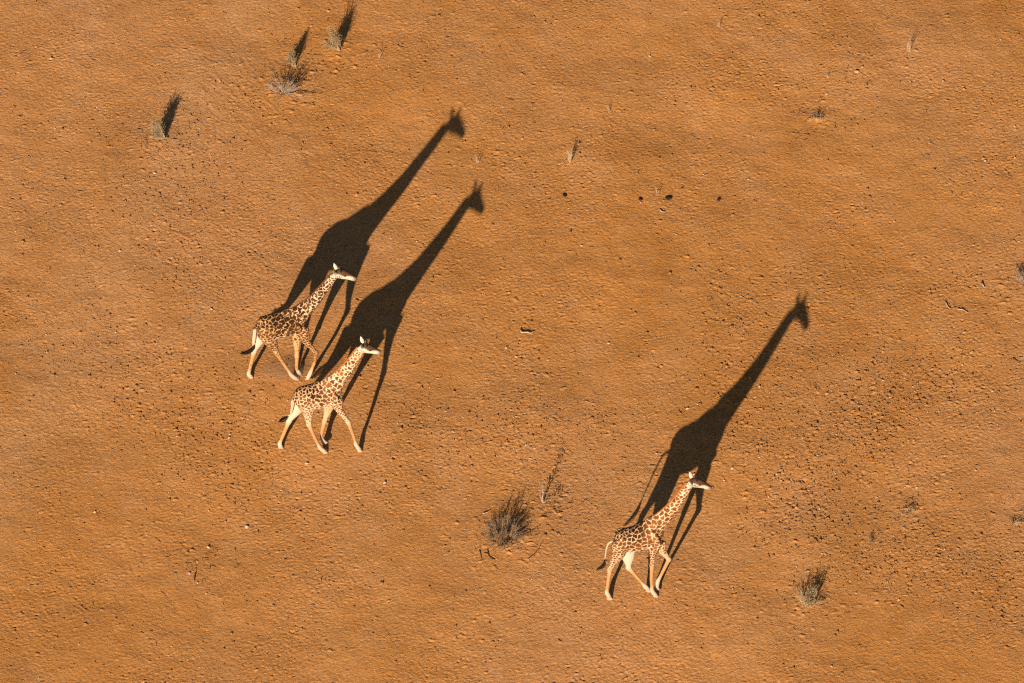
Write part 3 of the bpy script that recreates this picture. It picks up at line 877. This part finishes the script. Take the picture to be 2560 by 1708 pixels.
stick('pale forked stick lying alone on the open middle ground', [[(0.31, 0.37), (0.46, 0.39), (0.60, 0.35), (0.68, 0.39)], [(0.31, 0.37), (0.26, 0.54)]], .026, M_WOOD, .03)
stick('short dark straight stick in the lower left', [[(-9.79, -10.72), (-9.81, -10.91), (-9.82, -11.09)]], .020, M_DARKWOOD)
stick('short thick pale stick near the right edge, left of the dark shrub', [[(15.13, 2.81), (15.21, 2.56)]], .026, M_WOOD, .01)
stick('thin curved pale twig left of the thick stick, near the right edge', [[(13.92, 1.88), (14.00, 1.63), (14.08, 1.52)]], .016, M_WOOD)
stick('curved stick with dark shadow below the thick stick', [[(14.29, 1.50), (14.47, 1.48), (14.61, 1.34)]], .016, M_WOOD, .02)
stick('thin straight pale stick standing out near the top right', [[(10.46, 13.05), (10.54, 13.32)]], .016, M_WOOD, .03)
stick('short pale stick left of the broad straw shrub', [[(-0.91, -8.04), (-0.77, -7.98), (-0.68, -7.89)]], .018, M_WOOD, .02)
stick('thin twig to the right below the sapling', [[(0.50, -10.11), (0.77, -9.78), (0.96, -9.33)]], .012, M_DARKWOOD)
stick('dark crooked twig below the broad straw shrub', [[(-0.76, -9.66), (-0.72, -9.94), (-0.61, -10.09), (-0.53, -10.13)], [(-0.74, -9.86), (-0.87, -9.80)]], .014, M_DARKWOOD)
stick('short dark twig left below the broad straw shrub', [[(-1.01, -9.68), (-0.97, -9.88), (-0.95, -10.05)]], .013, M_DARKWOOD)
stick('thin dark twig by the right edge below the tracks', [[(15.96, -0.79), (16.07, -0.91), (16.20, -0.98)]], .013, M_DARKWOOD)
stick('small pale stick right of the row of dark dung', [[(6.17, 8.01), (6.29, 8.12), (6.38, 8.18)]], .014, M_WOOD, .02)
stick('small pale bent stick below the row of dark dung', [[(4.80, 6.36), (4.88, 6.27), (4.99, 6.25)]], .016, M_WOOD, .02)

# ------------------------------------------------------------------ stones, dung, gravel
def stone_mesh(seed, flat=.7, rough=.18):
    rr = np.random.default_rng(seed)
    mb_V, mb_F = [], []
    import bmesh
    bm = bmesh.new()
    bmesh.ops.create_icosphere(bm, subdivisions=2, radius=1.0)
    dirs = rr.standard_normal((9, 3)); dirs /= np.linalg.norm(dirs, axis=1)[:, None]
    cut = rr.uniform(.55, .95, 9)
    for v in bm.verts:
        p = np.array(v.co)
        for d, c in zip(dirs, cut):
            o_ = p @ d - c
            if o_ > 0: p = p - d * o_ * .85
        p = p * (1 + rr.normal(0, rough * .18))
        v.co = (p[0] * 1.1, p[1] * .95, p[2] * flat)
    m_ = bpy.data.meshes.new('stone')
    bm.to_mesh(m_); bm.free()
    return m_

STONES = [stone_mesh(100 + k) for k in range(6)]
for m_ in STONES[:4]: m_.materials.append(M_STONE)
for m_ in STONES[4:]: m_.materials.append(M_STONE_O)
def stone(xy, r, label, k, group='stones scattered on the soil'):
    o = link('stone', STONES[k % 6], loc=(xy[0], xy[1], ground_z(*xy) + r * .15))
    rr = random.Random(int(xy[0] * 1000 + xy[1] * 77))
    o.scale = (r, r * rr.uniform(.8, 1.1), r * rr.uniform(.8, 1.15))
    o.rotation_euler = (rr.uniform(-.2, .2), rr.uniform(-.2, .2), rr.uniform(0, 6.28))
    tag(o, label, 'stone', group)

NAMED = [
 ((6.91, -5.99), .10, 'white stone right of the lone giraffe body shadow, the largest there'),
 ((-8.26, -8.60), .12, 'large pinkish pale stone in the lower left plain'),
 ((-8.88, -9.52), .0, ''),
 ((-9.43, -9.54), .09, 'pale stone left and below the large pinkish stone'),
 ((-9.97, -10.74), .085, 'white stone just left of the short dark straight stick'),
 ((-9.71, -11.17), .06, 'small pale stone just below the short dark straight stick'),
 ((-13.01, -7.96), .075, 'pale stone alone on the far left plain'),
 ((-9.76, -10.19), .06, 'small ochre stone above the short dark straight stick'),
 ((-9.02, -11.19), .05, 'small pale stone right of the short dark straight stick'),
 ((-3.99, -6.63), .095, 'pinkish stone below the striding tan giraffe'),
 ((-3.78, -6.77), .05, 'small stone touching distance from the pinkish stone below the tan giraffe'),
 ((9.98, -2.50), .085, 'broad ochre stone among the tracks, upper one'),
 ((7.86, -2.15), .065, 'white stone right of the lone giraffe neck shadow'),
 ((6.64, -6.53), .06, 'small stone left below the largest white stone'),
 ((9.61, -9.86), .06, 'small pale stone above the compact sage shrub'),
 ((8.81, -10.41), .05, 'tiny white stone left of the compact sage shrub top'),
 ((9.98, -10.25), .05, 'small dark-shadowed stone right above the compact sage shrub'),
 ((4.20, 6.71), .055, 'white stone directly below a dark dung ball'),
 ((2.26, 4.64), .07, 'pale stone alone below the left end of the dung row'),
 ((1.84, 6.47), .045, 'tiny pale stone below the leftmost dung ball'),
 ((11.45, 13.35), .12, 'ochre clod-like stone in the upper right cluster, largest one'),
 ((11.65, 13.57), .07, 'ochre stone in the upper right cluster, topmost'),
 ((11.27, 13.50), .055, 'small ochre stone on the left of the upper right cluster'),
 ((10.42, 12.25), .065, 'pale stone left below the upper right cluster'),
 ((11.26, 14.61), .075, 'stone above the upper right cluster'),
 ((13.72, 9.72), .05, 'small pale stone in the smooth upper right plain'),
 ((16.50, 9.04), .065, 'pale stone beside the upper right edge'),
 ((11.98, -2.64), .06, 'small pale stone right among the tracks'),
 ((13.51, -3.32), .06, 'small stone farther right of the tracks'),
 ((14.55, -6.05), .07, 'greyish pale stone on the right plain below the tracks'),
 ((3.09, -0.06), .085, 'pale stone right of the forked stick'),
 ((1.14, -0.87), .05, 'small pale stone below the forked stick'),
 ((2.47, -1.60), .045, 'tiny pale stone lower right of the forked stick'),
 ((11.42, -7.25), .06, 'small stone left of the dry weed clump on the right'),
 ((12.14, -8.04), .06, 'pale stone just left below the dry weed clump'),
 ((10.62, -11.61), .07, 'pale stone right of the compact sage shrub'),
 ((6.81, -11.42), .05, 'small white stone right of the lone giraffe hooves'),
 ((5.31, -11.38), .0, ''),
 ((-3.10, -11.94), .0, ''),
 ((15.25, -2.36), .07, 'dark-shadowed stone near the right edge above the thin dark twig'),
 ((-4.45, -10.41), .045, 'small stone left of the broad straw shrub, far out'),
 ((0.61, -10.99), .05, 'small stone below the broad straw shrub'),
 ((7.36, 2.18), .045, 'small stone left of the lone giraffe head shadow'),
 ((-7.54, 4.08), .05, 'small pale stone left of the dark giraffe neck shadow'),
]
k = 0
for xy, r, lb in NAMED:
    if r > 0: stone(xy, r * .64, lb, (4 + k % 2) if 'ochre' in lb else k % 4); k += 1
for k in range(45):
    stone((R.uniform(-17.5, 17.5), R.uniform(-14, 18)), R.uniform(.022, .048), 'tiny pebble half sunk in the open soil', R.choice((0, 4, 5)), 'tiny pebbles over the plain')

for xy, sx, sy, sz, lb in (((1.72, 7.14), .075, .095, .04, 'leftmost black dung ball of the row in the upper plain'),
                           ((4.19, 6.88), .065, .075, .04, 'small black dung ball with a white stone below it'),
                           ((5.10, 6.99), .115, .10, .05, 'crumbled brown-black dung pat, widest of the row'),
                           ((6.74, 6.94), .072, .072, .04, 'rightmost round black dung ball of the row'),
                           ((4.50, 6.92), .0, .0, .0, '')):
    if sx == 0: continue
    m_ = stone_mesh(int(sx * 1000), 1.0, .5)
    m_.name = 'dung'
    m_.materials.append(M_DUNG)
    o = link('dung', m_, loc=(xy[0], xy[1], ground_z(*xy) + .012))
    o.scale = (sx, sy, sz)
    tag(o, lb, 'dung', 'dung in a row on the upper plain')

mb = {0: MB(), 1: MB()}
oct_F = [(0, 2, 4), (2, 1, 4), (1, 3, 4), (3, 0, 4), (2, 0, 5), (1, 2, 5), (3, 1, 5), (0, 3, 5)]
for k in range(9000):
    if R.random() < .55:
        tr = R.choice(TRAILS); q = tr[R.randrange(len(tr))]; q2 = tr[R.randrange(len(tr))]; f = R.random()
        x, y = q[0] * f + q2[0] * (1 - f) + R.gauss(0, .9), q[1] * f + q2[1] * (1 - f) + R.gauss(0, .9)
    else:
        x, y = R.uniform(-20, 20), R.uniform(-17, 20)
    r = R.uniform(.012, .028) * (R.uniform(1.3, 2.0) if R.random() < .14 else 1)
    a = R.uniform(0, 3.14); c, s = math.cos(a), math.sin(a)
    m_ = mb[0 if R.random() < .93 else 1]
    b0 = len(m_.V); z0 = ground_z(x, y) + r * .25
    for (px, py, pz) in ((1, 0, 0), (-1, 0, 0), (0, 1, 0), (0, -1, 0), (0, 0, .75), (0, 0, -.75)):
        j = R.uniform(.75, 1.25) * r
        m_.V.append(Vector((x + (px * 1.4 * c - py * s) * j, y + (px * 1.4 * s + py * c) * j, z0 + pz * j)))
    m_.F += [tuple(b0 + v for v in f_) for f_ in oct_F]
for k in range(1000):
    if k < 640:
        tr = R.choice(TRAILS); q = tr[R.randrange(len(tr))]; q2 = tr[R.randrange(len(tr))]; f = R.random()
        x, y = q[0] * f + q2[0] * (1 - f) + R.gauss(0, .8), q[1] * f + q2[1] * (1 - f) + R.gauss(0, .8)
    else:
        x, y = R.uniform(-18.5, 18.5), R.uniform(-18, 18)
        if x < -3 and y > 2 and R.random() < .6: continue
    r = R.uniform(.015, .030) * (R.uniform(1.1, 1.5) if R.random() < .2 else 1)
    a = R.gauss(0, .6); c, s = math.cos(a), math.sin(a)
    m_ = mb[0]; b0 = len(m_.V); z0 = ground_z(x, y)
    el = R.uniform(1.2, 2.4)
    for row, (sc_, hz, sh_) in enumerate(((1.25, -.3, -.25), (.95, .55, .1), (.5, 1.1, .45))):
        for jj in range(6):
            w2 = 6.283 * jj / 6 + row * .4
            j = R.uniform(.75, 1.2) * r * sc_
            px, py = math.cos(w2) * el * j, math.sin(w2) * j
            m_.V.append(Vector((x + px * c - py * s, y + px * s + py * c + sh_ * r, z0 + hz * r * R.uniform(.8, 1.2))))
    for row in range(2):
        for jj in range(6):
            p0, p1 = b0 + row * 6 + jj, b0 + row * 6 + (jj + 1) % 6
            m_.F.append((p0, p1, p1 + 6, p0 + 6))
    m_.F.append(tuple(b0 + 12 + jj for jj in range(6)))
tag(mb[0].build('soil_crumbs', M_CLOD, None, False), 'loose orange soil crumbs strewn over the plain', 'soil', kind='stuff')
tag(mb[1].build('gravel', M_STONE, None, False), 'fine pale gravel strewn over the plain', 'gravel', kind='stuff')

SHRUBS = [(-11.54, 9.90), (-7.51, 12.34), (-7.23, 13.68), (-5.85, 14.57), (-0.23, -8.99), (9.09, -12.02), (16.81, 2.92), (12.40, -7.89), (10.14, 11.05), (15.61, -8.44), (0.95, -7.53), (11.22, 13.50), (-9.52, -10.21)]
lm = MB()
for k in range(1300):
    if k < 700:
        c_ = R.choice(SHRUBS); x, y = c_[0] + R.gauss(0, .7), c_[1] + R.gauss(0, .7)
    else:
        x, y = R.uniform(-18, 18), R.uniform(-18, 18)
    a = R.gauss(0, 1.0); ln = R.uniform(.03, .11); r = R.uniform(.004, .010)
    d = Vector((math.cos(a), math.sin(a), R.uniform(-.05, .35))) * ln
    p0 = Vector((x, y, ground_z(x, y) + r))
    lm.tube([p0 - d, p0 + Vector((R.gauss(0, .01), R.gauss(0, .01), .008)), p0 + d], [r, r, r * .5], 4)
tag(lm.build('plant_litter', M_LEAF_D, None), 'brown bits of dry plant litter strewn on the soil', 'litter', kind='stuff')

# ------------------------------------------------------------------ dust kicked up by the trotting giraffe
def dust(xy, sx, sy, sz, dens, label):
    import bmesh
    bm = bmesh.new()
    bmesh.ops.create_icosphere(bm, subdivisions=3, radius=1.0)
    for v in bm.verts: v.co = (v.co.x * sx, v.co.y * sy, v.co.z * sz)
    m_ = bpy.data.meshes.new('dust_cloud'); bm.to_mesh(m_); bm.free()
    mat = bpy.data.materials.new('dust_air'); mat.use_nodes = True
    nt = mat.node_tree; nt.nodes.clear()
    out = nt.nodes.new('ShaderNodeOutputMaterial')
    vol = nt.nodes.new('ShaderNodeVolumePrincipled')
    vol.inputs['Color'].default_value = (.75, .48, .27, 1)
    vol.inputs['Anisotropy'].default_value = .1
    co = nt.nodes.new('ShaderNodeTexCoord').outputs['Object']
    mp = nt.nodes.new('ShaderNodeMapping'); mp.inputs['Scale'].default_value = (1 / sx, 1 / sy, 1 / sz)
    nt.links.new(co, mp.inputs[0])
    ln = nt.nodes.new('ShaderNodeVectorMath'); ln.operation = 'LENGTH'
    nt.links.new(mp.outputs[0], ln.inputs[0])
    fall = math_n(nt, 'SUBTRACT', 1.0, ln.outputs['Value'], True)
    nz = noise(nt, 3.2, 3, .6, co)
    nz = math_n(nt, 'MULTIPLY', math_n(nt, 'SUBTRACT', nz, .30, True), 3.0)
    nt.links.new(math_n(nt, 'MULTIPLY', math_n(nt, 'MULTIPLY', fall, nz), dens), vol.inputs['Density'])
    nt.links.new(vol.outputs[0], out.inputs['Volume'])
    o = link('dust_cloud', m_, mat, loc=(xy[0], xy[1], .02))
    tag(o, label, 'dust', kind='stuff')
dust((-7.21, -1.62), .95, .55, .38, 2.6, 'faint dust kicked up at the hooves of the darkest giraffe')
